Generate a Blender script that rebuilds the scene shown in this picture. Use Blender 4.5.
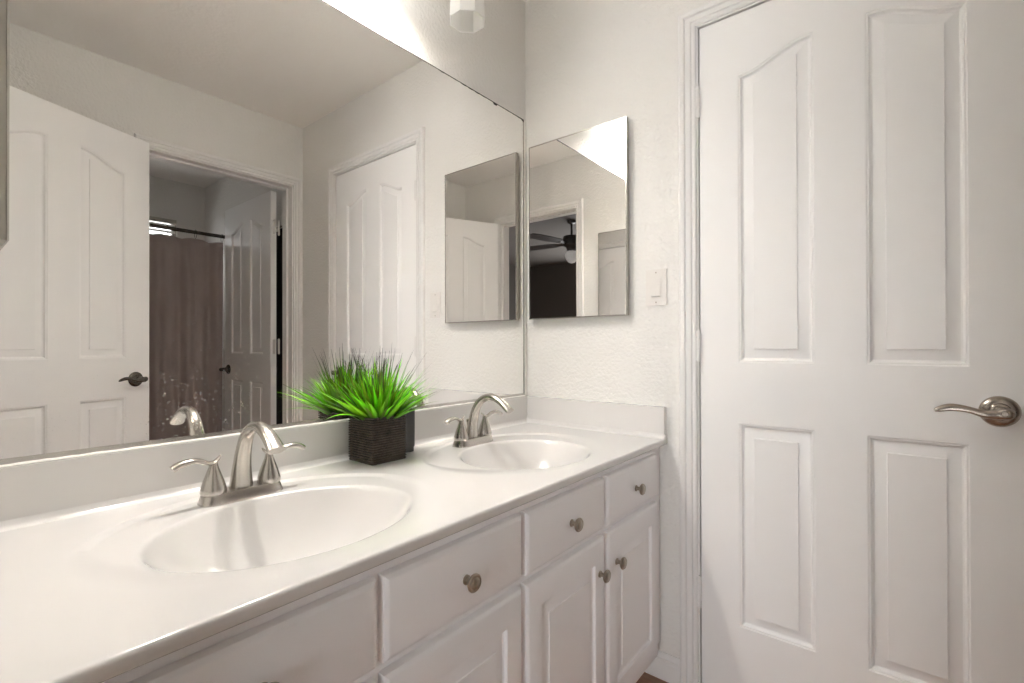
import bpy, bmesh, math, random
from mathutils import Vector, Matrix, noise

for o in list(bpy.data.objects): bpy.data.objects.remove(o)
scn = bpy.context.scene
COL = scn.collection

# ------------------------------------------------------------------ camera
F, YAW, PITCH, ROLL = 481.76, .6799, .0044, -.0022
cd = bpy.data.cameras.new('camera'); cam = bpy.data.objects.new('camera', cd); COL.objects.link(cam)
s, c = math.sin(YAW), math.cos(YAW)
R0, F0, U0 = Vector((c, s, 0)), Vector((-s, c, 0)), Vector((0, 0, 1))
sp, cp = math.sin(PITCH), math.cos(PITCH)
FW = F0*cp + U0*sp; U1 = -F0*sp + U0*cp
sr, cr = math.sin(ROLL), math.cos(ROLL)
RT = R0*cr + U1*sr; UP = -R0*sr + U1*cr
m = Matrix((RT, UP, -FW)).transposed().to_4x4(); m.translation = Vector((1.149, -1.509, 1.0656))
cam.matrix_world = m
cd.sensor_fit = 'HORIZONTAL'; cd.sensor_width = 36; cd.lens = F*36/1024; cd.shift_y = 2.177/1024
cd.clip_start = .01; cd.clip_end = 60
scn.camera = cam
scn.view_settings.view_transform = 'Standard'; scn.view_settings.look = 'None'
scn.view_settings.gamma = 1; scn.view_settings.use_curve_mapping = False
scn.view_settings.exposure = 0.14
# ------------------------------------------------------------------ world and lights
w = bpy.data.worlds.new('daylight'); scn.world = w; w.use_nodes = True
w.node_tree.nodes['Background'].inputs[0].default_value = (.95, .97, 1, 1)
w.node_tree.nodes['Background'].inputs[1].default_value = 5.0
FILL_W = 44.0
scn.cycles.max_bounces = 16; scn.cycles.diffuse_bounces = 12; scn.cycles.glossy_bounces = 8; scn.cycles.transmission_bounces = 8
def lamp(name, loc, power, rad=.03, col=(1, .985, .955)):
    l = bpy.data.lights.new(name, 'POINT'); l.energy = power; l.shadow_soft_size = rad; l.color = col
    o = bpy.data.objects.new(name, l); COL.objects.link(o); o.location = loc; return o
LX, LZ = .100, 2.090
SHADE_E = 8.5; LAMP_W = 26.0
lamp('bulb_light', (LX, -.73, LZ+.045), LAMP_W, .042)
lamp('bulb_light', (LX, -1.03, LZ+.045), LAMP_W, .042)
# fill light added behind the camera, shines through the doorway to soften shadows
al = bpy.data.lights.new('bedroom_fill', 'AREA'); al.shape = 'RECTANGLE'; al.size = 1.5; al.size_y = 1.3; al.energy = FILL_W; al.color = (.97, .985, 1)
ao = bpy.data.objects.new('bedroom_fill', al); COL.objects.link(ao); ao.location = (1.95, -5.22, 1.3); ao.rotation_euler = (math.radians(90), 0, 0)

# ------------------------------------------------------------------ materials
def mat(name, col, rough=.5, metal=0, coat=0, spec=.5, bump=None, var=None, sub=0):
    m = bpy.data.materials.new(name); m.use_nodes = True
    nt = m.node_tree; b = nt.nodes['Principled BSDF']
    b.inputs['Base Color'].default_value = (*col, 1); b.inputs['Roughness'].default_value = rough
    b.inputs['Metallic'].default_value = metal; b.inputs['Coat Weight'].default_value = coat
    b.inputs['Coat Roughness'].default_value = .08
    b.inputs['Specular IOR Level'].default_value = spec
    tc = nt.nodes.new('ShaderNodeTexCoord')
    if bump:
        scale, strength, dist, stretch = bump
        mp = nt.nodes.new('ShaderNodeMapping'); mp.inputs['Scale'].default_value = stretch
        n = nt.nodes.new('ShaderNodeTexNoise'); n.inputs['Scale'].default_value = scale; n.inputs['Detail'].default_value = 3
        bp = nt.nodes.new('ShaderNodeBump'); bp.inputs['Strength'].default_value = strength; bp.inputs['Distance'].default_value = dist
        nt.links.new(tc.outputs['Object'], mp.inputs[0]); nt.links.new(mp.outputs[0], n.inputs['Vector'])
        nt.links.new(n.outputs['Fac'], bp.inputs['Height']); nt.links.new(bp.outputs[0], b.inputs['Normal'])
    if var:
        scale, amt = var
        n = nt.nodes.new('ShaderNodeTexNoise'); n.inputs['Scale'].default_value = scale; n.inputs['Detail'].default_value = 4
        mx = nt.nodes.new('ShaderNodeMix'); mx.data_type = 'RGBA'
        mx.inputs['A'].default_value = (*[v*(1-amt) for v in col], 1); mx.inputs['B'].default_value = (*[min(1, v*(1+amt)) for v in col], 1)
        nt.links.new(tc.outputs['Object'], n.inputs['Vector']); nt.links.new(n.outputs['Fac'], mx.inputs['Factor'])
        nt.links.new(mx.outputs['Result'], b.inputs['Base Color'])
    return m

ONE = (1, 1, 1)
M = {}
M['wall'] = mat('wall_paint', (.77, .758, .73), .6, bump=(85, .75, .005, ONE), var=(3, .015))
M['ceiling'] = mat('ceiling_paint', (.88, .86, .83), .8, bump=(60, .4, .004, ONE))
M['door'] = mat('door_paint', (.89, .885, .875), .38, bump=(60, .12, .001, (14, 14, 1)))
M['trim'] = mat('trim_paint', (.80, .79, .775), .35)
M['cab'] = mat('cabinet_paint', (.90, .885, .89), .36, bump=(40, .08, .001, (8, 8, 1)))
M['marble'] = mat('cultured_marble', (.71, .693, .675), .16, coat=.5, var=(2.2, .02))
M['nickel'] = mat('brushed_nickel', (.53, .50, .46), .27, 1, bump=(300, .05, .0005, (1, 1, .15)))
M['knob'] = mat('satin_nickel_knob', (.42, .37, .31), .3, 1)
M['chrome'] = mat('cabinet_metal', (.60, .58, .54), .22, 1)
M['grey_metal'] = mat('cabinet_side', (.42, .40, .35), .45, .3)
M['bronze'] = mat('dark_bronze', (.15, .135, .115), .26, 1)
M['lever'] = mat('satin_nickel_lever', (.44, .39, .34), .27, 1)
M['plastic'] = mat('switch_plastic', (.74, .715, .68), .3)
M['caulk'] = mat('caulk', (.85, .83, .79), .5, bump=(60, .6, .004, ONE))
M['dark'] = mat('dark_gap', (.02, .018, .016), .8)
M['pot'] = mat('dark_ribbed_ceramic', (.055, .039, .029), .22, var=(60, .7))
M['potplain'] = mat('black_container', (.018, .016, .015), .35)
M['soil'] = mat('soil', (.02, .015, .01), .9)
M['curtain'] = mat('curtain_cloth', (.38, .315, .295), .75, var=(6, .08), bump=(260, .25, .001, ONE))
M['towel'] = mat('dark_towel', (.03, .028, .028), .95, bump=(300, .5, .002, ONE))
M['bedceil'] = mat('bedroom_ceiling_shaded', (.13, .12, .11), .8)  # pale ceiling in low light, its shade put into the colour
M['bedwall'] = mat('bedroom_wall_shaded', (.12, .11, .10), .8)  # dark tone keeps the walls looking dim despite the added fill light
M['blind'] = mat('blind_slat', (.88, .87, .84), .5)
M['fan'] = mat('fan_dark', (.035, .03, .027), .4)
M['porcelain'] = mat('tub_enamel', (.85, .84, .82), .15)

def curtain_liner():
    m = mat('liner', (.5, .5, .5), .3); b = m.node_tree.nodes['Principled BSDF']
    b.inputs['Alpha'].default_value = .35; return m
M['liner'] = curtain_liner()

def floor_mat():
    m = mat('wood_floor', (.3, .12, .06), .35); nt = m.node_tree; b = nt.nodes['Principled BSDF']
    tc = nt.nodes.new('ShaderNodeTexCoord'); br = nt.nodes.new('ShaderNodeTexBrick')
    br.inputs['Scale'].default_value = 1; br.inputs['Brick Width'].default_value = .9; br.inputs['Row Height'].default_value = .09
    br.inputs['Mortar Size'].default_value = .002; br.inputs['Color1'].default_value = (.42, .20, .11, 1)
    br.inputs['Color2'].default_value = (.52, .28, .16, 1); br.inputs['Mortar'].default_value = (.05, .02, .01, 1)
    n = nt.nodes.new('ShaderNodeTexNoise'); n.inputs['Scale'].default_value = 14; n.inputs['Detail'].default_value = 6
    mp = nt.nodes.new('ShaderNodeMapping'); mp.inputs['Scale'].default_value = (.6, 8, 1)
    mx = nt.nodes.new('ShaderNodeMix'); mx.data_type = 'RGBA'; mx.blend_type = 'MULTIPLY'; mx.inputs['Factor'].default_value = .6
    nt.links.new(tc.outputs['Object'], br.inputs['Vector']); nt.links.new(tc.outputs['Object'], mp.inputs[0])
    nt.links.new(mp.outputs[0], n.inputs['Vector']); nt.links.new(br.outputs['Color'], mx.inputs['A'])
    nt.links.new(n.outputs['Color'], mx.inputs['B']); nt.links.new(mx.outputs['Result'], b.inputs['Base Color'])
    return m
M['floor'] = floor_mat()

def mirror_mat(name, specks):
    m = mat(name, (.95, .94, .925), 0.0, 1)
    if not specks: return m
    nt = m.node_tree; b = nt.nodes['Principled BSDF']; out = nt.nodes['Material Output']
    tc = nt.nodes.new('ShaderNodeTexCoord'); vo = nt.nodes.new('ShaderNodeTexVoronoi'); vo.inputs['Scale'].default_value = 95
    n = nt.nodes.new('ShaderNodeTexNoise'); n.inputs['Scale'].default_value = 40; n.inputs['Detail'].default_value = 3
    sx = nt.nodes.new('ShaderNodeSeparateXYZ')
    vo.voronoi_dimensions = '2D'; cx = nt.nodes.new('ShaderNodeCombineXYZ')
    nt.links.new(tc.outputs['Object'], sx.inputs[0]); nt.links.new(tc.outputs['Object'], n.inputs['Vector'])
    nt.links.new(sx.outputs['Y'], cx.inputs['X']); nt.links.new(sx.outputs['Z'], cx.inputs['Y']); nt.links.new(cx.outputs[0], vo.inputs['Vector'])
    # dried splashes gather on the lower part of the glass
    hr = nt.nodes.new('ShaderNodeMapRange'); hr.inputs[1].default_value = .87; hr.inputs[2].default_value = 1.25
    hr.inputs[3].default_value = .17; hr.inputs[4].default_value = .0
    nt.links.new(sx.outputs['Z'], hr.inputs[0])
    mu = nt.nodes.new('ShaderNodeMath'); mu.operation = 'MULTIPLY'; nt.links.new(hr.outputs[0], mu.inputs[0])
    nr = nt.nodes.new('ShaderNodeMapRange'); nr.inputs[1].default_value = .38; nr.inputs[2].default_value = .68
    nr.inputs[3].default_value = .1; nr.inputs[4].default_value = 1.5
    yr = nt.nodes.new('ShaderNodeMapRange'); yr.inputs[1].default_value = -1.235; yr.inputs[2].default_value = -1.20
    yr.inputs[3].default_value = .15; yr.inputs[4].default_value = 1.0; nt.links.new(sx.outputs['Y'], yr.inputs[0])
    y2 = nt.nodes.new('ShaderNodeMapRange'); y2.inputs[1].default_value = -1.09; y2.inputs[2].default_value = -1.00
    y2.inputs[3].default_value = 1; y2.inputs[4].default_value = .15; nt.links.new(sx.outputs['Y'], y2.inputs[0])
    yy = nt.nodes.new('ShaderNodeMath'); yy.operation = 'MULTIPLY'; nt.links.new(yr.outputs[0], yy.inputs[0]); nt.links.new(y2.outputs[0], yy.inputs[1])
    my = nt.nodes.new('ShaderNodeMath'); my.operation = 'MULTIPLY'; nt.links.new(yy.outputs[0], my.inputs[1])
    nt.links.new(n.outputs['Fac'], nr.inputs[0]); nt.links.new(nr.outputs[0], my.inputs[0]); nt.links.new(my.outputs[0], mu.inputs[1])
    lt = nt.nodes.new('ShaderNodeMath'); lt.operation = 'LESS_THAN'
    nt.links.new(vo.outputs['Distance'], lt.inputs[0]); nt.links.new(mu.outputs[0], lt.inputs[1])
    m2 = nt.nodes.new('ShaderNodeMath'); m2.operation = 'MULTIPLY'; m2.inputs[1].default_value = .35
    nt.links.new(lt.outputs[0], m2.inputs[0])
    df = nt.nodes.new('ShaderNodeBsdfDiffuse'); df.inputs[0].default_value = (.93, .91, .88, 1)
    mx = nt.nodes.new('ShaderNodeMixShader'); nt.links.new(m2.outputs[0], mx.inputs[0])
    nt.links.new(b.outputs[0], mx.inputs[1]); nt.links.new(df.outputs[0], mx.inputs[2]); nt.links.new(mx.outputs[0], out.inputs[0])
    return m
M['mirror'] = mirror_mat('silvered_glass', True)
M['mirror2'] = mirror_mat('cabinet_mirror', False)

def shade_mat():
    m = bpy.data.materials.new('frosted_glass'); m.use_nodes = True; nt = m.node_tree; out = nt.nodes['Material Output']
    b = nt.nodes['Principled BSDF']; b.inputs['Base Color'].default_value = (.93, .93, .92, 1); b.inputs['Roughness'].default_value = .25
    t = nt.nodes.new('ShaderNodeBsdfTranslucent'); t.inputs[0].default_value = (.92, .92, .91, 1)
    mx = nt.nodes.new('ShaderNodeMixShader'); mx.inputs[0].default_value = .7
    nt.links.new(b.outputs[0], mx.inputs[1]); nt.links.new(t.outputs[0], mx.inputs[2]); nt.links.new(mx.outputs[0], out.inputs[0])
    return m
M['shade'] = shade_mat()
def emit(name, col, st):
    m = mat(name, col, .4); b = m.node_tree.nodes['Principled BSDF']
    b.inputs['Emission Color'].default_value = (*col, 1); b.inputs['Emission Strength'].default_value = st; return m
M['bulb'] = emit('lit_bulb', (1, .93, .83), 12)
M['bulb_off'] = mat('unlit_bulb', (.85, .85, .83), .3)
M['shade_lit'] = emit('glowing_frosted_glass', (1, .975, .94), SHADE_E)
def glass_mat():
    m = mat('window_glass', (1, 1, 1), 0); m.node_tree.nodes['Principled BSDF'].inputs['Transmission Weight'].default_value = 1
    m.node_tree.nodes['Principled BSDF'].inputs['IOR'].default_value = 1.02; return m
M['glass'] = glass_mat()
def blade_mat():
    m = mat('grass_blade', (.1, .4, .02), .38); nt = m.node_tree; b = nt.nodes['Principled BSDF']
    at = nt.nodes.new('ShaderNodeAttribute'); at.attribute_name = 'col'
    nt.links.new(at.outputs['Color'], b.inputs['Base Color'])
    b.inputs['Subsurface Weight'].default_value = 0
    t = nt.nodes.new('ShaderNodeBsdfTranslucent'); nt.links.new(at.outputs['Color'], t.inputs[0])
    mx = nt.nodes.new('ShaderNodeMixShader'); mx.inputs[0].default_value = .15; out = nt.nodes['Material Output']
    nt.links.new(b.outputs[0], mx.inputs[1]); nt.links.new(t.outputs[0], mx.inputs[2]); nt.links.new(mx.outputs[0], out.inputs[0])
    return m
M['blade'] = blade_mat()

# ------------------------------------------------------------------ helpers
def new(name, verts, faces, m, parent=None, smooth=False, loc=None, rotz=0):
    me = bpy.data.meshes.new(name); me.from_pydata([tuple(v) for v in verts], [], faces); me.update()
    bm = bmesh.new(); bm.from_mesh(me); bmesh.ops.recalc_face_normals(bm, faces=bm.faces)
    bm.to_mesh(me); bm.free()
    return link(name, me, m, parent, smooth, loc, rotz)
def link(name, me, m, parent=None, smooth=False, loc=None, rotz=0):
    me.materials.append(m)
    o = bpy.data.objects.new(name, me); COL.objects.link(o)
    if parent: o.parent = parent
    if loc: o.location = loc
    o.rotation_euler[2] = rotz
    if smooth:
        me.polygons.foreach_set('use_smooth', [True]*len(me.polygons))
        if smooth != True: me.set_sharp_from_angle(angle=math.radians(smooth))
    return o
def frombm(name, bm, m, parent=None, smooth=False, loc=None, rotz=0):
    bmesh.ops.recalc_face_normals(bm, faces=bm.faces)
    me = bpy.data.meshes.new(name); bm.to_mesh(me); bm.free()
    return link(name, me, m, parent, smooth, loc, rotz)
def tag(o, label=None, cat=None, group=None, kind=None):
    if label: o['label'] = label
    if cat: o['category'] = cat
    if group: o['group'] = group
    if kind: o['kind'] = kind
    return o
def empty(name, loc, label, cat, group=None, rotz=0):
    o = bpy.data.objects.new(name, None); COL.objects.link(o); o.location = loc; o.rotation_euler[2] = rotz
    o.empty_display_size = .05
    return tag(o, label, cat, group)
def setting(o, label=None, cat=None): return tag(o, label, cat, None, 'structure')

class MB:
    def __init__(s): s.v = []; s.f = []
    def box(s, x0, x1, y0, y1, z0, z1):
        b = len(s.v)
        s.v += [(x, y, z) for x in (x0, x1) for y in (y0, y1) for z in (z0, z1)]
        s.f += [tuple(b+i for i in q) for q in ((0, 1, 3, 2), (4, 6, 7, 5), (0, 4, 5, 1), (2, 3, 7, 6), (0, 2, 6, 4), (1, 5, 7, 3))]
        return s
    def add(s, v, f):
        b = len(s.v); s.v += [tuple(p) for p in v]; s.f += [tuple(b+i for i in q) for q in f]; return s
    def build(s, name, m, parent=None, smooth=False, loc=None, rotz=0, bevel=0, seg=2):
        bm = bmesh.new()
        vs = [bm.verts.new(p) for p in s.v]
        for q in s.f:
            try: bm.faces.new([vs[i] for i in q])
            except ValueError: pass
        if bevel:
            es = [e for e in bm.edges if len(e.link_faces) == 2 and e.calc_face_angle(0) > .5]
            bmesh.ops.bevel(bm, geom=es, offset=bevel, segments=seg, affect='EDGES', profile=.5)
            return frombm(name, bm, m, parent, 35, loc, rotz)
        return frombm(name, bm, m, parent, smooth, loc, rotz)

def lathe(prof, n=32, axis='Z', origin=(0, 0, 0)):
    """prof: list of (r, h) along the axis"""
    v = []; f = []
    for r, h in prof:
        for i in range(n):
            a = 2*math.pi*i/n; p = (r*math.cos(a), r*math.sin(a), h)
            if axis == 'X': p = (p[2], p[0], p[1])
            elif axis == '-Y': p = (p[0], -p[2], p[1])
            elif axis == 'Y': p = (p[0], p[2], p[1])
            v.append((p[0]+origin[0], p[1]+origin[1], p[2]+origin[2]))
    for k in range(len(prof)-1):
        for i in range(n):
            j = (i+1) % n; f.append((k*n+i, k*n+j, (k+1)*n+j, (k+1)*n+i))
    f.append(tuple(range(n))); f.append(tuple((len(prof)-1)*n+i for i in range(n)))
    return v, f

def catmull(pts, n):
    out = []; L = len(pts)-1
    for i in range(n+1):
        t = i/n*L; k = min(int(t), L-1); t -= k
        p = [pts[max(k-1, 0)], pts[k], pts[k+1], pts[min(k+2, L)]]
        out.append([.5*(2*p[1][j]+(p[2][j]-p[0][j])*t+(2*p[0][j]-5*p[1][j]+4*p[2][j]-p[3][j])*t*t+(3*p[1][j]-p[0][j]-3*p[2][j]+p[3][j])*t**3) for j in range(len(p[1]))])
    return out
def sweep(pts, n=24, ring=20, side=(0, 1, 0)):
    """pts rows: x y z ra rb ; ra along `side`, rb in the plane of the curve"""
    P = catmull(pts, n); v = []; f = []; sd = Vector(side)
    for i, q in enumerate(P):
        a = Vector(P[max(i-1, 0)][:3]); b = Vector(P[min(i+1, n)][:3]); t = (b-a).normalized()
        s1 = (sd - t*sd.dot(t)).normalized(); s2 = t.cross(s1)
        for k in range(ring):
            an = 2*math.pi*k/ring
            v.append(Vector(q[:3]) + s1*(q[3]*math.cos(an)) + s2*(q[4]*math.sin(an)))
    for i in range(n):
        for k in range(ring):
            j = (k+1) % ring; f.append((i*ring+k, i*ring+j, (i+1)*ring+j, (i+1)*ring+k))
    f.append(tuple(range(ring))); f.append(tuple(n*ring+k for k in range(ring)))
    return v, f

def offset_poly(P, d):
    n = len(P); out = []
    for i in range(n):
        a, b, c_ = Vector(P[i-1]), Vector(P[i]), Vector(P[(i+1) % n])
        e1 = (b-a).normalized(); e2 = (c_-b).normalized()
        n1 = Vector((-e1.y, e1.x)); n2 = Vector((-e2.y, e2.x)); m_ = (n1+n2)
        m_ = m_/max(m_.length_squared/2, .2)
        out.append((b.x+m_.x*d, b.y+m_.y*d))
    return out
def panel_face(bm, rect, panels, prof, y0, sgn):
    """flat face at y=y0 with moulded panels; sgn = outward direction along y"""
    def loop(P, dy): return [bm.verts.new((p[0], y0+sgn*dy, p[1])) for p in P]
    def edges(L): return [bm.edges.new((L[i], L[(i+1) % len(L)])) for i in range(len(L))]
    outer = loop(rect, 0); E = edges(outer)
    for P in panels:
        ring = P if callable(P) else (lambda d, P=P: offset_poly(P, d))
        prev = loop(ring(0), 0); E += edges(prev)
        for ins, dep in prof:
            cur = loop(ring(ins), dep)
            for i in range(len(prev)):
                j = (i+1) % len(prev); bm.faces.new((prev[i], prev[j], cur[j], cur[i]))
            prev = cur
        bm.faces.new(prev)
    bmesh.ops.triangle_fill(bm, use_beauty=True, use_dissolve=False, edges=E)
    return outer
def slab(W, H, t, panels, prof, edge=None, both=True):
    """panelled leaf: x 0..W, z 0..H, front at y=0 facing -y, back at y=t"""
    bm = bmesh.new(); R = [(0, 0), (W, 0), (W, H), (0, H)]
    edge = edge or [(0, 0)]
    rin = offset_poly(R, edge[-1][0])
    f = panel_face(bm, rin, panels, prof, 0, -1)
    prev = f
    for ins, dy in reversed(edge[:-1]):
        cur = [bm.verts.new((p[0], dy, p[1])) for p in offset_poly(R, ins)]
        for i in range(4): j = (i+1) % 4; bm.faces.new((prev[i], prev[j], cur[j], cur[i]))
        prev = cur
    if both: back = panel_face(bm, R, panels, prof, t, 1)
    else:
        back = [bm.verts.new((p[0], t, p[1])) for p in R]; bm.faces.new(back)
    for i in range(4): j = (i+1) % 4; bm.faces.new((prev[i], prev[j], back[j], back[i]))
    return bm

# ------------------------------------------------------------------ room shell
H = 2.42; WX = 1.752; WXO = 1.867; SY = -1.490; SYO = -1.605
def wallx(name, x0, x1, y0, y1, op=None, m='wall', label=None):   # runs along x, opening op=(a,b,h) or (a,b,z0,z1)
    b = MB()
    if op:
        z0, z1 = (0, op[2]) if len(op) == 3 else op[2:]
        b.box(x0, op[0], y0, y1, 0, H); b.box(op[1], x1, y0, y1, 0, H); b.box(op[0], op[1], y0, y1, z1, H)
        if z0 > 0: b.box(op[0], op[1], y0, y1, 0, z0)
    else: b.box(x0, x1, y0, y1, 0, H)
    return setting(b.build(name, M[m]), label, 'wall')
def wally(name, x0, x1, y0, y1, op=None, m='wall', label=None):
    b = MB()
    if op:
        z0, z1 = (0, op[2]) if len(op) == 3 else op[2:]
        b.box(x0, x1, y0, op[0], 0, H); b.box(x0, x1, op[1], y1, 0, H); b.box(x0, x1, op[0], op[1], z1, H)
        if z0 > 0: b.box(x0, x1, op[0], op[1], 0, z0)
    else: b.box(x0, x1, y0, y1, 0, H)
    return setting(b.build(name, M[m]), label, 'wall')
wally('wall_west', -.12, 0, SY, .0, label='off-white textured wall behind the big vanity mirror')
wallx('wall_north', -.12, WXO, 0, .12, (.650, 1.397, 2.055), label='off-white textured wall with the medicine cabinet and the closed door')
wally('wall_east', WX, WXO, SY, 0, (-.806, -.053, 2.055), label='off-white wall seen in the mirror with the bathroom doorway')
wallx('wall_south', -.9, 3.9, SYO, SY, (.636, 1.384, 2.055), label='wall with the doorway to the dark bedroom')
setting(MB().box(-.9, 3.9, -5.2, SYO-.0005, H, H+.1).build('ceiling_bedroom', M['bedceil']), 'bedroom ceiling behind the fan, its shade put into the colour', 'ceiling')
setting(MB().box(-.9, 3.9, SYO, .9, H, H+.1).build('ceiling', M['ceiling']), 'plain pale ceiling seen in the mirror', 'ceiling')
setting(MB().box(-.9, 3.9, -5.2, .9, -.1, 0).build('floor', M['floor']), 'reddish brown wood floor', 'floor')
# bath beyond the east wall
wallx('wall_bathroom_north', WXO, 3.6, .04, .14, label='bathroom side wall seen through the doorway in the mirror')
wally('wall_bathroom_east', 3.48, 3.6, SY, .04, (-1.0, -.165, 1.55, 2.10), label='bathroom end wall with the high window')
# added backing walls stop daylight leaking round the closed door; bedroom behind the camera
wallx('wall_backing_north', -.12, WXO, .7, .8); wally('wall_backing_west', -.22, -.12, .12, .8); wally('wall_backing_east', WXO, WXO+.1, .14, .8)
wally('wall_bedroom_west', -1.0, -.9, -5.2, SYO, m='bedwall', label='bedroom wall beyond the south doorway, coloured dark to look dim')
wally('wall_bedroom_east', 3.9, 4.0, -5.2, SYO, m='bedwall', label='bedroom side wall coloured dark to look dim')
wallx('wall_bedroom_south', -1.0, 4.0, -5.3, -5.2, (1.18, 2.72, .63, 1.97), m='bedwall', label='far bedroom wall coloured dark to look dim')  # opening made for the added window

# casings and jambs
PROF = [(0, .004), (0, .009), (.003, .012), (.011, .012), (.0135, .0075), (.017, .0125), (.029, .0145), (.032, .009), (.036, .015), (.045, .017), (.050, .016), (.0535, .011), (.0535, 0)]
def casing(kind, fixed, a, b, h, out):
    """kind 'x' -> opening along x on plane y=fixed; out = +-1 outward"""
    v = []; f = []; n = len(PROF)
    for (p, q, dx, dz) in ((a, 0, -1, 0), (a, h, -1, 1), (b, h, 1, 1), (b, 0, 1, 0)):
        for w_, d in PROF:
            u = p+dx*w_; z = q+dz*w_; o = fixed+out*d
            v.append((u, o, z) if kind == 'x' else (o, u, z))
    for k in range(3):
        for i in range(n-1): f.append((k*n+i, k*n+i+1, (k+1)*n+i+1, (k+1)*n+i))
    return v, f
def doorset(name, kind, f0, f1, a, b, h, stop, label, c0=True, c1=True):
    """a,b clear opening between jamb faces; f0<f1 wall faces; stop=(s0,s1) band along wall thickness"""
    mb = MB()
    if c0: mb.add(*casing(kind, f0, a-.005, b+.005, h+.005, -1))
    if c1: mb.add(*casing(kind, f1, a-.005, b+.005, h+.005, 1))
    def bx(u0, u1, w0, w1, z0, z1):
        if kind == 'x': mb.box(u0, u1, w0, w1, z0, z1)
        else: mb.box(w0, w1, u0, u1, z0, z1)
    T = .0165
    bx(a-T, a, f0-.004, f1+.004, 0, h); bx(b, b+T, f0-.004, f1+.004, 0, h); bx(a-T, b+T, f0-.004, f1+.004, h, h+.0145)
    s0, s1 = stop
    bx(a, a+.011, s0, s1, 0, h); bx(b-.011, b, s0, s1, 0, h); bx(a+.011, b-.011, s0, s1, h-.011, h)
    return setting(mb.build(name, M['trim']), label, 'door frame')
doorset('trim_1', 'x', 0, .12, .6675, 1.3795, 2.0395, (.037, .075), 'white moulded casing around the closed panel door')
doorset('trim_2', 'y', WX, WXO, -.789, -.070, 2.0395, (WX+.045, WX+.078), 'white casing around the bathroom doorway seen in the mirror')
doorset('trim_3', 'x', SYO, SY, .6525, 1.3665, 2.0395, (SYO+.045, SYO+.08), 'white casing of the doorway to the bedroom')

# baseboards
def baseboard(name, x0, y0, x1, y1, nx, ny, label):
    pr = [(0, 0), (.012, 0), (.012, .055), (.009, .062), (.011, .068), (.007, .078), (.003, .083), (0, .083)]
    v = []; n = len(pr)
    for X, Y in ((x0, y0), (x1, y1)):
        for d, z in pr: v.append((X+nx*d, Y+ny*d, z))
    f = [(i, (i+1) % n, n+(i+1) % n, n+i) for i in range(n)] + [tuple(range(n)), tuple(range(n, 2*n))]
    setting(new(name, v, f, M['trim']), label, 'baseboard')
baseboard('baseboard_north', .0, 0, .6085, 0, 0, -1, 'white baseboard beside the vanity below the light switch')
baseboard('baseboard_east', WX, SY, WX, -.8485, -1, 0, 'white baseboard behind the open door')
baseboard('baseboard_south', 1.426, SY, WX-.012, SY, 0, 1, 'white baseboard beside the bedroom doorway')

# ------------------------------------------------------------------ doors
def arch_panel(a, b, z0, zlow, zhigh, rising):
    """rectangle whose top is an S-curve; returns ring(inset)"""
    def zt(u):
        t = (u-a)/(b-a); t = t if rising else 1-t
        t = max(0, min(1, t)); q = max(0, min(1, (t-.05)/.86)); k = .06*t + .94*(q*q*(3-2*q))
        return zlow+(zhigh-zlow)*k
    def ring(ins):
        n = 22; top = []
        for i in range(n+1):
            u = b-ins-(b-a-2*ins)*i/n
            sl = (zt(u+.001)-zt(u-.001))/.002
            top.append((u, zt(u)-ins*math.sqrt(1+sl*sl)))
        return [(a+ins, z0+ins), (b-ins, z0+ins)]+top
    return ring
DW, DH = .705, 2.029
DZ = .006
PZ = dict(b=1.016-DZ, t=.838-DZ, l=.247-DZ, A=1.854-DZ, K=1.906-DZ)
U = (.109, .297, .410, .598)
def door_panels():
    low = [[(a, PZ['l']), (b, PZ['l']), (b, PZ['t']), (a, PZ['t'])] for a, b in ((U[0], U[1]), (U[2], U[3]))]
    return low + [arch_panel(U[0], U[1], PZ['b'], PZ['A'], PZ['K'], True), arch_panel(U[2], U[3], PZ['b'], PZ['A'], PZ['K'], False)]
DPROF = [(.002, -.0018), (.0055, -.0024), (.009, -.0095), (.0125, -.0115), (.0375, -.0052), (.0385, -.0050), (.0395, -.0018)]
def make_leaf(name, loc, rotz, label):
    bm = slab(DW, DH, .035, door_panels(), DPROF)
    return setting(frombm(name, bm, M['door'], None, 20, loc, rotz), label, 'door')
def lever_set(parent, u, z, m, yf=0.0, sg=-1):
    """rosette and wavy lever on the face y=yf, pointing to the hinge side (-x)"""
    ax = '-Y' if sg < 0 else 'Y'
    ro = new('rosette', *lathe([(.0335, 0), (.034, .003), (.031, .0075), (.024, .0105), (.019, .0115), (.0175, .018), (.014, .020)], 40, ax, (u, yf, z)), m, parent, 40)
    new('lock_button', *lathe([(.0062, .019), (.0062, .058), (.005, .0595)], 20, ax, (u+.002, yf, z)), m, ro, 40)
    new('pin_hole', *lathe([(.0022, .0), (.0022, .0108)], 12, ax, (u+.0235, yf, z)), M['dark'], ro, 40)
    y = lambda d: yf+sg*d
    P = [(u+.014, y(.045), z-.001, .008, .006), (u+.010, y(.048), z, .0125, .010), (u-.006, y(.050), z-.002, .0115, .008), (u-.028, y(.050), z-.003, .0085, .005),
         (u-.055, y(.051), z+.005, .0075, .0035), (u-.082, y(.051), z+.008, .0085, .003), (u-.103, y(.051), z+.002, .0065, .0028), (u-.110, y(.051), z-.002, .003, .002)]
    mb = MB(); mb.add(*sweep(P, 36, 20, (0, .35, 1)))
    mb.add(*lathe([(.013, .016), (.0125, .04), (.0115, .053), (.009, .056)], 28, ax, (u, yf, z)))
    mb.build('lever', m, parent, 40)
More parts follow.
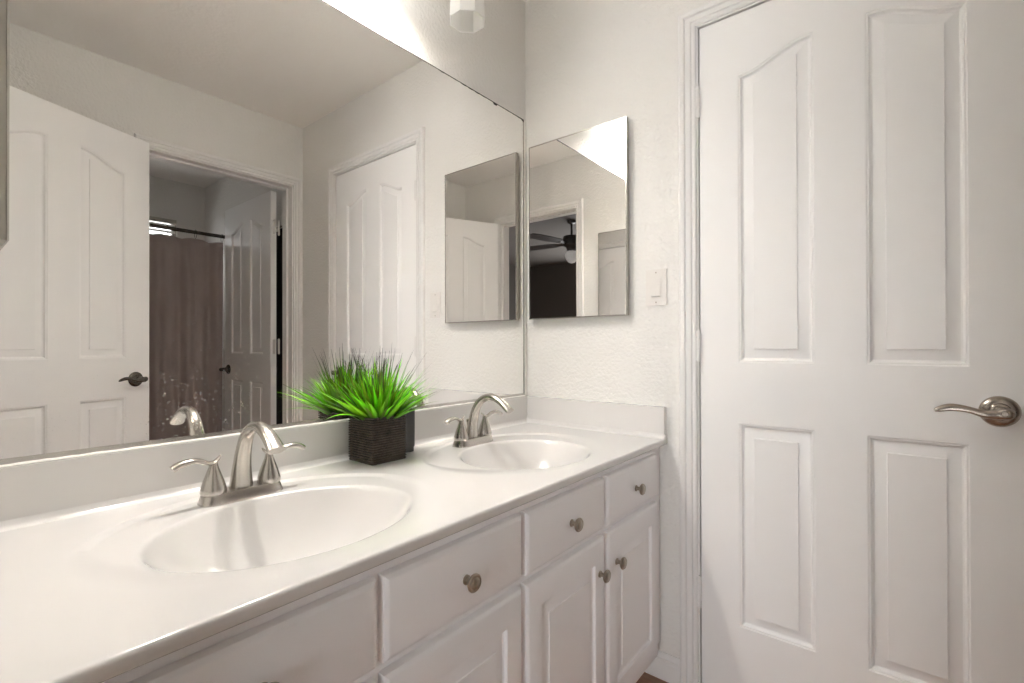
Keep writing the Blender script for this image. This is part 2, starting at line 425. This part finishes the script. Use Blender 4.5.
def hinges(parent, x, y, m, zs=(1.81, 1.064, .315), leaf=None):
    for z in zs:
        mb = MB()
        for k in range(5):
            z0 = z-DZ-.045+k*.018
            mb.add(*lathe([(.0058, z0+.0006), (.0062, z0+.001), (.0062, z0+.017), (.0058, z0+.0174)], 16, 'Z', (x, y, 0)))
        mb.add(*lathe([(.0042, z-DZ-.0485), (.0048, z-DZ-.047), (.0048, z-DZ+.047), (.003, z-DZ+.0495)], 14, 'Z', (x, y, 0)))
        if leaf: mb.box(*leaf, z-DZ-.044, z-DZ+.044)
        mb.build('hinge', m, parent, 40)
d1 = make_leaf('door_1', (.671, 0, DZ), 0, 'closed white four-panel arched door beside the light switch')
lever_set(d1, 1.317-.671, .918-DZ, M['lever'], 0, -1); hinges(d1, -.0035, -.0075, M['trim'])
d2 = make_leaf('door_2', (1.915, -.122, DZ), 0, 'open bathroom door reflected in the mirror before the shower curtain')
lever_set(d2, .64, .905-DZ, M['bronze'], 0, -1); hinges(d2, -.012, .045, M['trim'], leaf=(-.035, 0, .012, .015))
th = math.atan2(.911, .41)
d3 = make_leaf('door_3', (1.356+.035*math.sin(th), -1.455-.035*math.cos(th), DZ), th, 'open white four-panel door with a lever reflected at the left of the mirror')
lever_set(d3, .64, .915-DZ, M['bronze'], .035, 1); lever_set(d3, .64, .915-DZ, M['bronze'], 0, -1)
hinges(d3, -.004, -.0075, M['trim'])

# ------------------------------------------------------------------ wall mirror
mr = empty('wall_mirror', (0, -.745, .872), 'wide frameless vanity mirror above the backsplash', 'mirror')
def child_loc(o, parent): o.parent = parent; o.matrix_parent_inverse = parent.matrix_basis.inverted(); return o
MY0, MY1, MZ0, MZ1 = -1.488, -.0225, .8725, 1.947
g = MB().box(.0008, .0058, MY0, MY1, MZ0, MZ1).build('mirror_glass', M['mirror']); child_loc(g, mr)
# thin J channel along the bottom, caulk down the corner, worn silvering along the top
ch = MB().box(.0, .0085, MY0, MY1, .8705, .8722).box(.0062, .0085, MY0, MY1, .8722, .8820).box(.0, .0082, MY1+.0005, MY1+.0022, MZ0, MZ1).build('mirror_channel', M['chrome']); child_loc(ch, mr)
random.seed(3)
v = []; f = []
N = 220
for i in range(N+1):
    y = MY0+(MY1-MY0)*i/N
    k = noise.noise(Vector((y*35, 0, 0)))*.0012+noise.noise(Vector((y*120, 3, 0)))*.0008
    v += [(.009, y, .8702), (.013+k, y, .8702), (.0125+k, y, .8722+k), (.009, y, .8742+k)]
for i in range(N):
    for q in range(3): f.append((i*4+q, i*4+q+1, i*4+4+q+1, i*4+4+q))
child_loc(tag(new('caulk_bead', v, f, M['caulk'], None, True), 'white uneven caulk along the bottom edge'), mr)
v = []; f = []
for i in range(N+1):
    z = MZ0+(MZ1-MZ0)*i/N; k = noise.noise(Vector((z*50, 9, 0)))*.0014
    v += [(.0, MY1+.0026, z), (.0075, MY1+.0028, z), (.009+k, MY1+.010+k, z), (.004, -.0004, z)]
for i in range(N):
    for q in range(3): f.append((i*4+q, i*4+q+1, i*4+4+q+1, i*4+4+q))
child_loc(new('corner_caulk', v, f, M['caulk'], None, True), mr)
v = []; f = []
for i in range(N+1):
    y = MY0+(MY1-MY0)*i/N
    k = abs(noise.noise(Vector((y*30, 5, 0))))*.004+(.006 if abs(y+.19) < .012 else 0)+(.010*max(0, 1-abs(y+.018)/.02))
    v += [(.0061, y, MZ1+.0012), (.0061, y, MZ1-.0012-k)]
for i in range(N): f.append((2*i, 2*i+1, 2*i+3, 2*i+2))
child_loc(tag(new('worn_edge', v, f, M['dark']), 'thin dark desilvered line along the top edge'), mr)

# ------------------------------------------------------------------ medicine cabinets
def med_cabinet(x0, x1, ywall, out, label, dep=.028, zb=1.166):
    z0, z1 = zb, 1.827; yf = ywall+out*dep
    t = empty('medicine_cabinet', ((x0+x1)/2, ywall, z0), label, 'cabinet', 'mirrored medicine cabinets')
    def B(n, m, *a, bevel=0):
        a = list(a); a[2], a[3] = min(a[2], a[3]), max(a[2], a[3])
        return child_loc(MB().box(*a).build(n, m, bevel=bevel), t)
    B('body', M['grey_metal'], x0+.006, x1-.006, ywall, ywall+out*.012, z0+.006, z1-.006)
    dr = B('cabinet_door', M['grey_metal'], x0, x1, ywall+out*.013, yf-out*.0005, z0, z1, bevel=.0015)
    # thin frame around the glass
    mb = MB(); y0, y1 = sorted((yf-out*.001, yf+out*.0012)); W = .0038
    mb.box(x0, x1, y0, y1, z0, z0+W).box(x0, x1, y0, y1, z1-W, z1).box(x0, x0+W, y0, y1, z0+W, z1-W).box(x1-W, x1, y0, y1, z0+W, z1-W)
    fr = child_loc(mb.build('door_frame', M['chrome']), t); fr.parent = dr; fr.matrix_parent_inverse = Matrix()
    fr.matrix_parent_inverse = (t.matrix_basis).inverted(); 
    gl = MB().box(x0+W, x1-W, *sorted((yf-out*.0004, yf+out*.0004)), z0+W, z1-W).build('mirror', M['mirror2'])
    gl.parent = dr; gl.matrix_parent_inverse = t.matrix_basis.inverted()
    fr.matrix_parent_inverse = Matrix(); gl.matrix_parent_inverse = Matrix()
    dr.matrix_parent_inverse = t.matrix_basis.inverted()
    return t
med_cabinet(.037, .4425, 0, -1, 'mirrored medicine cabinet on the textured wall left of the light switch')
med_cabinet(.045, .456, SY, 1, 'mirrored medicine cabinet whose dark edge shows at the far left of the photo', .038, 1.172)

# ------------------------------------------------------------------ light switch
sw = empty('light_switch', (.5325, 0, 1.253), 'white rocker light switch between medicine cabinet and door casing', 'light switch')
pl = MB().box(-.0345, .0345, -.0055, -.0002, -.0585, .0585).build('wall_plate', M['plastic'], sw, bevel=.002)
MB().box(-.0172, .0172, -.0066, -.0056, -.0335, .0335).build('rocker_frame', M['plastic'], sw, bevel=.0004)
new('rocker', [(-.0145, -.0068, -.031), (.0145, -.0068, -.031), (.0145, -.0105, -.028), (-.0145, -.0105, -.028), (-.0145, -.0072, .0), (.0145, -.0072, .0), (.0145, -.0068, .031), (-.0145, -.0068, .031)],
    [(0, 1, 2, 3), (3, 2, 5, 4), (4, 5, 6, 7), (0, 3, 4, 7), (1, 6, 5, 2), (0, 7, 6, 1)], M['plastic'], sw)
for z in (-.048, .048): new('screw', *lathe([(.0026, .0057), (.0024, .0066)], 14, '-Y', (0, 0, z)), M['knob'], sw, 40)

# ------------------------------------------------------------------ vanity cabinet
XF = .540
vc = empty('vanity_cabinet', (.28, -.74, 0), 'long white vanity cabinet of drawers and raised-panel doors under the counter', 'vanity')
def vb(n, mb, m=M['cab'], **k): return child_loc(mb.build(n, m, **k), vc)
CY0, CY1 = -1.488, -.003
vb('cabinet_body', MB().box(.02, XF-.02, CY0, CY0+.016, .115, .7495).box(.02, XF-.02, CY1-.016, CY1, .115, .7495).box(.02, XF-.02, CY0+.016, CY1-.016, .115, .13)
   .box(.02, .028, CY0+.016, CY1-.016, .13, .6))
vb('toe_kick', MB().box(.06, .475, CY0, CY1-.016, 0, .1145))
vb('face_frame', MB().box(XF-.0195, XF, CY0, CY1, .115, .7495), bevel=.001)
YS = [(-.3845, -.056), (-.731, -.400), (-1.0755, -.7435), (-1.421, -1.087)]
EDGE = [(0, .010), (.0015, .005), (.006, .0015), (.010, 0)]
CPROF = [(.002, -.0018), (.0035, -.006), (.0075, -.0085), (.011, -.0085), (.030, -.003), (.031, -.0012)]
def make_front(name, w_, h_, panels):
    bm = slab(w_, h_, .018, panels, CPROF, EDGE, False)
    # local x -> world +y, local -y -> world +x
    bm.transform(Matrix(((0, -1, 0, 0), (1, 0, 0, 0), (0, 0, 1, 0), (0, 0, 0, 1))))
    return frombm(name, bm, M['cab'], None, 25)
def knob(parent, y, z):
    o = new('knob', *lathe([(.0085, -.0002), (.0085, .0018), (.0055, .0035), (.0048, .009), (.0065, .0135), (.0135, .0155), (.0158, .0185), (.0158, .0208), (.0135, .0232), (.0105, .0226), (.0095, .0236), (.004, .0248)], 32, 'X', (0, y, z)), M['knob'], parent, 40)
    return o
for i, (y0, y1) in enumerate(YS):
    W = y1-y0
    d = make_front('drawer', W, .727-.597, []); d.parent = vc; d.location = (XF+.0185-.28, y0+.74, .597)
    knob(d, W/2+.003, .062)
    p = [(.050, .070), (W-.050, .070), (W-.050, .480-.058), (.050, .480-.058)]
    d = make_front('cabinet_door', W, .480, [p]); d.parent = vc; d.location = (XF+.0185-.28, y0+.74, .100)
    right_hinged = i % 2 == 0
    knob(d, .046 if right_hinged else W-.030, .393)

# ------------------------------------------------------------------ countertop with two moulded bowls
ZC = .7705; CX1 = .567; BY = (-1.096, -.436)
def top_z(x, y):
    z = ZC
    for yc in BY:
        dx, dy = (x-.30)/.232, (y-yc)/.290
        e = math.hypot(dx, dy)
        if e < 1.0:
            fr = max(0, min(1, (x-.22)/.22))
            t = min(1, (1-e)/(.07+.30*fr)); z -= .0040*t*t*(3-2*t)
        e2 = math.hypot((x-.330)/.172, (y-yc)/(.213 if yc < -.8 else .192))
        if e2 < 1.25:
            D = .135*(1-e2**2.6) if e2 < 1 else -.35*(e2-1)
            k = .0034; z -= k*math.log(1+math.exp(min(60, D/k)))
    if x < .034:
        q = max(.02, x); z += .014-math.sqrt(max(0, .014**2-(.034-q)**2))
    if y > -.034:
        q = min(-.02, y); z += .014-math.sqrt(max(0, .014**2-(q+.034)**2))
    d = CX1-x
    if d < .006: z -= .006-math.sqrt(max(0, .006**2-(.006-d)**2))
    return z
xs = [0, .012] + [.02+.0022*i for i in range(8)]
x = xs[-1]
while x < .555: x += .0026; xs.append(x)
xs = [q for q in xs if q < .5605] + [.561, .5625, .564, .5652, .5662, .5668, CX1]
ys = []; y = -1.488
while y < -.036: ys.append(y); y += .0028
ys += [-.034, -.031, -.028, -.0255, -.023, -.0213, -.020, -.010, -.001]
v = [(X, Y, top_z(X, Y)) for X in xs for Y in ys]; ny = len(ys); f = []
for i in range(len(xs)-1):
    for j in range(ny-1): f.append((i*ny+j, i*ny+j+1, (i+1)*ny+j+1, (i+1)*ny+j))
# skirt at the front, underside lip and ends
b = len(v); i0 = (len(xs)-1)*ny
for j, Y in enumerate(ys):
    v += [(CX1, Y, .7535), (CX1-.003, Y, .7505), (XF-.03, Y, .7505), (XF-.03, Y, .757)]
for j in range(ny-1):
    f.append((i0+j, i0+j+1, b+4*(j+1), b+4*j))
    for q in range(3): f.append((b+4*j+q, b+4*(j+1)+q, b+4*(j+1)+q+1, b+4*j+q+1))
ct = new('countertop', v, f, M['marble'], None, 50)
tag(ct, 'glossy white cultured marble countertop with two moulded oval sinks', 'countertop')
def round_box(name, x0, x1, y0, y1, z0, z1, parent, bev, m=M['marble']):
    return MB().box(x0, x1, y0, y1, z0, z1).build(name, m, parent, bevel=bev, seg=3)
round_box('backsplash', .0005, .02, -1.488, -.0005, .760, .870, ct, .003)
round_box('side_splash', .0205, .5635, -.02, -.0005, .7575, .8695, ct, .003)
for yc in BY:
    new('drain', *lathe([(.022, 0), (.023, .002), (.019, .0035), (.006, .003)], 28, 'Z', (.325, yc, top_z(.325, yc)-.0005)), M['nickel'], ct, 40)

# ------------------------------------------------------------------ faucets
def faucet(yc, label):
    zb = top_z(.127, yc)-.0005
    t = empty('faucet', (.125, yc, zb), label, 'faucet', 'two-handle sink faucets')
    # base plate: tapered rounded slab
    v = []; f = []; n = 48
    levels = [(.0765, .0285, 0), (.0765, .0285, .0025), (.0715, .0245, .017), (.069, .022, .0205), (.064, .017, .0215)]
    for hx, hy, z in levels:
        for i in range(n):
            a = 2*math.pi*i/n; ca, sa = math.cos(a), math.sin(a); p = 2/3.6
            v.append((hy*math.copysign(abs(ca)**p, ca), hx*math.copysign(abs(sa)**p, sa), z))
    for k in range(len(levels)-1):
        for i in range(n): j = (i+1) % n; f.append((k*n+i, k*n+j, (k+1)*n+j, (k+1)*n+i))
    f += [tuple(range(n)), tuple((len(levels)-1)*n+i for i in range(n))]
    new('base_plate', v, f, M['nickel'], t, 35)
    S = [(-.006, 0, .018, .0225, .019), (-.005, 0, .032, .0205, .0175), (-.002, 0, .06, .0175, .015), (.006, 0, .093, .0148, .0132), (.022, 0, .124, .0132, .0118), (.048, 0, .143, .0125, .0108),
         (.078, 0, .147, .0128, .0102), (.106, 0, .138, .0138, .0098), (.129, 0, .124, .0150, .0095), (.146, 0, .111, .0160, .0088)]
    new('spout', *sweep(S, 44, 24), M['nickel'], t, 40)
    new('lift_rod', *lathe([(.002, .018), (.002, .062), (.0042, .064), (.0045, .070), (.003, .073)], 14, 'Z', (-.0245, .0, 0)), M['nickel'], t, 40)
    for sg in (-1, 1):
        y0 = sg*.052
        hb = new('handle_hub', *lathe([(.0215, .0190), (.0225, .0225), (.0215, .030), (.0175, .044), (.0125, .058), (.0085, .069), (.0075, .075), (.0065, .078)], 32, 'Z', (0, y0, 0)), M['nickel'], t, 40)
        L = [(-.002, y0-sg*.013, .0895, .0022, .0012), (-.001, y0-sg*.008, .083, .0055, .003), (0, y0+sg*.000, .0775, .0078, .0042), (.003, y0+sg*.011, .079, .0082, .0042),
             (.005, y0+sg*.025, .0855, .0086, .0048), (.007, y0+sg*.042, .0880, .0092, .0054), (.007, y0+sg*.058, .085, .0098, .0062), (.007, y0+sg*.069, .0785, .0100, .0066)]
        new('lever', *sweep(L, 34, 18, (1, 0, 0)), M['nickel'], hb, 40)
    return t
faucet(BY[0]-.003, 'brushed nickel two-handle faucet at the nearer sink')
faucet(BY[1]+.004, 'brushed nickel two-handle faucet at the farther sink beyond the plant')

# ------------------------------------------------------------------ potted grass
PX, PY = .0812, -.7485; PZB = ZC-.0002
pg = empty('potted_grass', (PX, PY, PZB), 'bright green artificial grass in a square dark ribbed pot on the counter', 'plant')
def ribbed_pot():
    n = 64; v = []; f = []; hw = .0545; rows = []
    Hh = .1165; nr = 17
    rows.append((.90*hw, 0)); rows.append((.965*hw, .0))
    rows.append((hw*.985, .004))
    for k in range(nr):
        z0 = .007+k*(Hh-.012)/nr; dz = (Hh-.012)/nr
        rows += [(hw*.94, z0), (hw*.995, z0+dz*.25), (hw*1.0, z0+dz*.5), (hw*.99, z0+dz*.72), (hw*.94, z0+dz*.92)]
    rows += [(hw*1.0, Hh-.004), (hw*1.005, Hh), (hw*.93, Hh), (hw*.92, Hh-.012)]
    n = 32
    for r, z in rows:
        rc = .0065
        for q in range(4):
            ox, oy = ((1, 1), (-1, 1), (-1, -1), (1, -1))[q]
            for i in range(8):
                a = math.pi/2*(q+i/7); v.append((ox*(r-rc)+rc*math.cos(a), oy*(r-rc)+rc*math.sin(a), z))
    for k in range(len(rows)-1):
        for i in range(n): j = (i+1) % n; f.append((k*n+i, k*n+j, (k+1)*n+j, (k+1)*n+i))
    f += [tuple(range(n)), tuple((len(rows)-1)*n+i for i in range(n))]
    return v, f
new('pot', *ribbed_pot(), M['pot'], pg, 40)
random.seed(11)
def blades():
    V = []; Fc = []; C = []
    def blade(base, az, lean, L, W, droop, tipdark):
        d = Vector((math.cos(az), math.sin(az), 0)); side = Vector((-math.sin(az), math.cos(az), 0))
        tw = random.uniform(-.55, .55)
        n = 9; p = Vector(base); ang = lean; b0 = len(V)
        g0 = random.choice((.22, .4, .7, .9, 1.1)); yel = random.uniform(.7, 1.2)*(.4+.6*g0)
        for i in range(n+1):
            t = i/n
            wdt = W*(1.0-.25*(1-t))*(1-t**3)*(.55+.9*math.sin(math.pi*min(1, t*1.15+.12)))*.75 + .0003
            tang = d*math.sin(ang)+Vector((0, 0, 1))*math.cos(ang)
            nrm = tang.cross(side).normalized()
            s2 = (side*math.cos(tw*(1-.4*t))+nrm*math.sin(tw*(1-.4*t)))
            n2 = tang.cross(s2)
            for q, off in ((-1, 0), (0, .28), (1, 0)):
                P = p+s2*(q*wdt)-n2*(off*wdt)
                if P.x+PX < .0095: P.x = .0095-PX+ (P.x+PX-.0095)*.03*0
                V.append(P)
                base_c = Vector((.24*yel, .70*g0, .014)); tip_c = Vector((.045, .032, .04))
                foot_shade_c = Vector((.012, .07, .006))  # shade inside the tuft, put into the colour of the blade feet
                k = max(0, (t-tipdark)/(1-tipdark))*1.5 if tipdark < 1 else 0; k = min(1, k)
                cc = foot_shade_c.lerp(base_c, min(1, t*1.6)).lerp(tip_c, k)
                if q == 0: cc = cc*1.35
                C.append(cc)
            p = p+tang*(L/n); ang += droop/n*(.4+1.2*t)
        for i in range(n):
            for q in range(2):
                a = b0+i*3+q; Fc.append((a, a+1, a+4, a+3))
    for k in range(215):
        az = random.uniform(0, 2*math.pi); r = random.random()
        lean = .05+1.02*r**.75
        br = .036*min(1, r+.15)
        base = (br*math.cos(az)*1.0+random.uniform(-.008, .008), br*math.sin(az)+random.uniform(-.008, .008), .100)
        L = random.uniform(.105, .172)*(1+.12*r)
        back = math.cos(az) < -.3
        if back: lean *= .55
        front = math.cos(az+.62) > .45
        if front: L *= .86
        blade(base, az, lean, L, random.uniform(.0055, .0088), random.uniform(.05, .6)+(.15 if r > .8 else 0), 1.1 if front and r > .35 else random.choice((.7, .78, .85, 1.1, 1.1)))
    # thin long dark strands
    for k in range(46):
        az = random.uniform(0, 2*math.pi); r = random.random(); lean = .12+1.0*r
        if math.cos(az) < -.3: lean *= .5
        if math.cos(az+.62) > .3: lean *= .25
        blade((.03*math.cos(az), .03*math.sin(az), .1), az, lean, random.uniform(.165, .212), .0028, random.uniform(.0, .35), .5)
    # a few low arching blades at the left and front
    for az, lean, L, dr in ((-1.75, 1.08, .185, .35), (-1.35, 1.15, .15, .95), (-1.9, 1.0, .17, .3), (-.9, .9, .12, .9), (.1, .8, .07, .9), (1.5, .95, .15, .4), (1.25, 1.0, .17, .25), (-1.6, .95, .18, .15)):
        blade((.03*math.cos(az), .035*math.sin(az), .106), az, lean, L, .0060, dr, .8)
    return V, Fc, C
V, Fc, C = blades()
me = bpy.data.meshes.new('foliage'); me.from_pydata([tuple(p) for p in V], [], Fc)
at = me.color_attributes.new('col', 'FLOAT_COLOR', 'POINT')
for i, cc in enumerate(C): at.data[i].color = (cc.x, cc.y, cc.z, 1)
link('foliage', me, M['blade'], pg, True)
new('soil', *lathe([(.046, .094), (.046, .103)], 24), M['soil'], pg)
# black container behind
v = []; f = []; n = 48; rows = [(.028, 0), (.0295, 0), (.0305, .003), (.0305, .012), (.0325, .016), (.0328, .117), (.032, .1185), (.0295, .1185), (.029, .11)]
for r, z in rows:
    for i in range(n):
        a = 2*math.pi*(i+.5)/n; ca, sa = math.cos(a), math.sin(a); p = 2/6
        v.append((r*.95*math.copysign(abs(ca)**p, ca), r*math.copysign(abs(sa)**p, sa), z))
for k in range(len(rows)-1):
    for i in range(n): j = (i+1) % n; f.append((k*n+i, k*n+j, (k+1)*n+j, (k+1)*n+i))
f += [tuple(range(n)), tuple((len(rows)-1)*n+i for i in range(n))]
tag(new('container', v, f, M['potplain'], None, 40, (.056, -.6560, PZB)), 'plain black container standing right behind the ribbed grass pot', 'container')

# ------------------------------------------------------------------ vanity light
vl = empty('vanity_light', (0, -.74, 2.22), 'three-shade vanity light above the mirror with octagonal frosted glass shades', 'wall light')
child_loc(MB().box(.0005, .022, -1.10, -.36, 2.215, 2.275).build('back_plate', M['nickel'], bevel=.004), vl)
for yc, lit in ((-.43, 0), (-.73, 1), (-1.03, 1)):
    ZB = 2.077
    arm = child_loc(new('arm', *sweep([(.02, yc, 2.245, .008, .008), (.05, yc, 2.262, .007, .007), (.08, yc, 2.275, .007, .007), (LX, yc, 2.272, .008, .008), (LX, yc, 2.235, .010, .010)], 20, 16), M['nickel'], None, 40), vl)
    v = []; f = []; n = 8
    for r, z in ((.058, ZB), (.0555, ZB+.07), (.051, ZB+.125), (.034, ZB+.150), (.030, ZB+.147), (.047, ZB+.121), (.0515, ZB+.07), (.054, ZB+.001)):
        for i in range(n):
            a = 2*math.pi*(i+.5)/n; v.append((LX+r*math.cos(a), yc+r*math.sin(a), z))
    for k in range(8):
        for i in range(n): j = (i+1) % n; k2 = (k+1) % 8; f.append((k*n+i, k*n+j, k2*n+j, k2*n+i))
    child_loc(new('lamp_shade', v, f, M['shade_lit'] if lit else M['shade']), vl)
    child_loc(new('lamp_socket', *lathe([(.033, ZB+.151), (.033, ZB+.156), (.016, ZB+.158), (.015, ZB+.120), (.013, ZB+.119)], 24, 'Z', (LX, yc, 0)), M['nickel'], None, 40), vl)
    bl = child_loc(new('light_bulb', *lathe([(.010, ZB+.118), (.012, ZB+.105), (.018, ZB+.09), (.0185, ZB+.078), (.014, ZB+.066), (.004, ZB+.0625)], 24, 'Z', (LX, yc, 0)), M['bulb'] if lit else M['bulb_off'], None, True), vl)

# ------------------------------------------------------------------ bathroom beyond the doorway
RX, RZ = 2.72, 1.868
rod = tag(new('curtain_rod', *lathe([(.024, 0), (.024, .006), (.0125, .008), (.0125, 1.508), (.024, 1.510), (.024, 1.516)], 20, 'Y', (RX, -1.478, RZ)), M['bronze'], None, 40), 'dark shower curtain rod across the tub seen in the mirror', 'curtain rod')
cu = empty('shower_curtain', (RX, -.7, .14), 'dark taupe fabric shower curtain hanging from the rod reflected in the mirror', 'curtain')
def cloth(y0, y1, z0, z1, x, amp, freq, seed, sag=.012, hooks=.17):
    nu, nv = 260, 40; v = []; f = []
    for i in range(nu+1):
        t = i/nu; y = y0+(y1-y0)*t
        top = z1 - sag*(1-abs(math.cos(math.pi*(y-y1)/hooks)))
        for j in range(nv+1):
            q = j/nv; z = top+(z0-top)*q
            a = amp*(.45+.55*q)
            dx = a*math.sin(y*freq+seed)+.6*a*math.sin(y*freq*2.3+1.7*seed+q*.8)+.25*a*noise.noise(Vector((y*6, z*1.2, seed)))
            v.append((x+dx, y+.012*math.sin(y*freq+1.1)*q, z))
    for i in range(nu):
        for j in range(nv): a = i*(nv+1)+j; f.append((a, a+1, a+nv+2, a+nv+1))
    return v, f
fab = child_loc(new('curtain_fabric', *cloth(-1.40, -.10, .16, RZ-.045, RX, .026, 31, 1.3), M['curtain'], None, True), cu)
sol = fab.modifiers.new('thickness', 'SOLIDIFY'); sol.thickness = .002
for k in range(8):
    y = -.105-.17*k
    bm = bmesh.new(); n1 = 20
    v, f = [], []
    P = [(RX+.021*math.cos(a), y, RZ-.012+.030*math.sin(a)) for a in [2*math.pi*i/n1 for i in range(n1)]]
    for i, p in enumerate(P):
        cdir = Vector((p[0]-RX, 0, p[2]-RZ+.012)).normalized()
        for q in range(6):
            b_ = 2*math.pi*q/6; v.append(Vector(p)+cdir*.0014*math.cos(b_)+Vector((0, 1, 0))*.0014*math.sin(b_))
    for i in range(n1):
        for q in range(6): f.append((i*6+q, i*6+(q+1) % 6, ((i+1) % n1)*6+(q+1) % 6, ((i+1) % n1)*6+q))
    child_loc(new('curtain_ring', v, f, M['bronze'], None, True), cu); bm.free()
# bathtub behind the curtain
tb = MB()
def tub():
    v = []; f = []; n = 60; cx, cy = 3.135, -.72; rows = [(.335, .745, 0, 20), (.335, .745, .40, 20), (.33, .74, .415, 20), (.30, .68, .415, 8), (.28, .66, .39, 6), (.24, .60, .12, 5), (.2, .55, .09, 5)]
    for hx, hy, z, e in rows:
        for i in range(n):
            a = 2*math.pi*(i+.5)/n; ca, sa = math.cos(a), math.sin(a); p = 2/e
            v.append((cx+hx*math.copysign(abs(ca)**p, ca), cy+hy*math.copysign(abs(sa)**p, sa), z))
    for k in range(len(rows)-1):
        for i in range(n): j = (i+1) % n; f.append((k*n+i, k*n+j, (k+1)*n+j, (k+1)*n+i))
    f += [tuple(range(n)), tuple((len(rows)-1)*n+i for i in range(n))]
    return v, f
tag(new('bathtub', *tub(), M['porcelain'], None, 40), 'white bathtub hidden behind the dark shower curtain', 'bathtub')
# unseen window added behind the camera to frame the fill light
wb = MB(); y0, y1 = -5.29, -5.235
wb.box(1.18, 1.22, y0, y1, .63, 1.97).box(2.68, 2.72, y0, y1, .63, 1.97).box(1.22, 2.68, y0, y1, .63, .67).box(1.22, 2.68, y0, y1, 1.93, 1.97).box(1.22, 2.68, y0+.01, y1-.01, 1.28, 1.32)
wb = setting(wb.build('window_fill', M['trim']), 'unseen bedroom window added around the fill light', 'window')
# window with blinds
wn = MB()
wy0, wy1, wz0, wz1 = -1.0, -.165, 1.55, 2.10
wn.box(3.50, 3.54, wy0, wy1, wz0, wz0+.03).box(3.50, 3.54, wy0, wy1, wz1-.03, wz1).box(3.50, 3.54, wy0, wy0+.03, wz0+.03, wz1-.03).box(3.50, 3.54, wy1-.03, wy1, wz0+.03, wz1-.03)
wf = setting(wn.build('window_1', M['grey_metal']), 'small high bathroom window with pale blinds above the curtain rod', 'window')
MB().box(3.518, 3.522, wy0+.03, wy1-.03, wz0+.03, wz1-.03).build('window_glass', M['glass'], wf)
bl = MB()
for k in range(10):
    z = wz0+.045+k*.05
    bl.add([(3.484, wy0+.01, z-.008), (3.484, wy1-.01, z-.008), (3.497, wy1-.01, z+.014), (3.497, wy0+.01, z+.014), (3.485, wy0+.01, z-.0095), (3.485, wy1-.01, z-.0095), (3.498, wy1-.01, z+.0125), (3.498, wy0+.01, z+.0125)],
           [(0, 1, 2, 3), (4, 5, 6, 7), (0, 1, 5, 4), (2, 3, 7, 6), (0, 3, 7, 4), (1, 2, 6, 5)])
bo = bl.build('window_blind', M['blind']); tag(bo, 'white slatted blind inside the high bathroom window', 'blind')
MB().box(3.4755, 3.4985, wy0+.005, wy1-.005, wz1-.035, wz1-.002).build('headrail', M['grey_metal'], bo)
# dark towel added to fill the dark gap behind the open bathroom door
hk = tag(empty('gap_towel', (2.14, .03, 1.0), 'dark towel added to darken the gap behind the open bathroom door', 'towel'))
v, f = [], []
nu, nv = 50, 30
for i in range(nu+1):
    for j in range(nv+1):
        xx = 1.955+.42*i/nu; zz = 1.86-1.45*j/nv
        v.append((xx, .016+.008*math.sin(xx*45+j*.05)+.003*math.sin(xx*130), zz-.02*abs(math.sin(math.pi*i/nu))*(1-j/nv)))
for i in range(nu):
    for j in range(nv): a = i*(nv+1)+j; f.append((a, a+1, a+nv+2, a+nv+1))
tw = child_loc(new('towel_cloth', v, f, M['towel'], None, True), hk); md = tw.modifiers.new('thickness', 'SOLIDIFY'); md.thickness = .006
child_loc(new('towel_bar', *lathe([(.006, 0), (.006, .5)], 14, 'X', (1.92, .022, 1.865)), M['nickel'], None, 40), hk)

# ------------------------------------------------------------------ bedroom ceiling fan
fx, fy = 1.63, -3.0
fn = empty('ceiling_fan', (fx, fy, H), 'dark ceiling fan in the dim bedroom reflected in the medicine cabinet', 'ceiling fan')
child_loc(new('down_rod', *lathe([(.05, H-.001), (.045, H-.03), (.012, H-.04), (.012, 2.25)], 24, 'Z', (fx, fy, 0)), M['fan'], None, 40), fn)
child_loc(new('motor_housing', *lathe([(.03, 2.26), (.09, 2.245), (.10, 2.20), (.095, 2.15), (.06, 2.125), (.05, 2.09), (.03, 2.085)], 32, 'Z', (fx, fy, 0)), M['fan'], None, 40), fn)
child_loc(new('light_bowl', *lathe([(.055, 2.083), (.075, 2.05), (.065, 2.0), (.035, 1.965), (.006, 1.955)], 32, 'Z', (fx, fy, 0)), M['shade'], None, 40), fn)
for k in range(5):
    a = math.radians(8+72*k); mb = MB()
    v = []
    prof = [(.09, .018), (.16, .02), (.20, .055), (.40, .066), (.56, .062), (.62, .04)]
    for r, hw in prof:
        for q in (-1, 1):
            for dz in (0, .006):
                v.append((fx+r*math.cos(a)-q*hw*math.sin(a), fy+r*math.sin(a)+q*hw*math.cos(a), 2.165+q*.008+dz))
    f = []
    for i in range(len(prof)-1):
        b0 = 4*i; f += [(b0, b0+4, b0+6, b0+2), (b0+1, b0+3, b0+7, b0+5), (b0, b0+1, b0+5, b0+4), (b0+2, b0+6, b0+7, b0+3)]
    f += [(0, 2, 3, 1), (4*len(prof)-4, 4*len(prof)-3, 4*len(prof)-1, 4*len(prof)-2)]
    child_loc(new('fan_blade', v, f, M['fan']), fn)
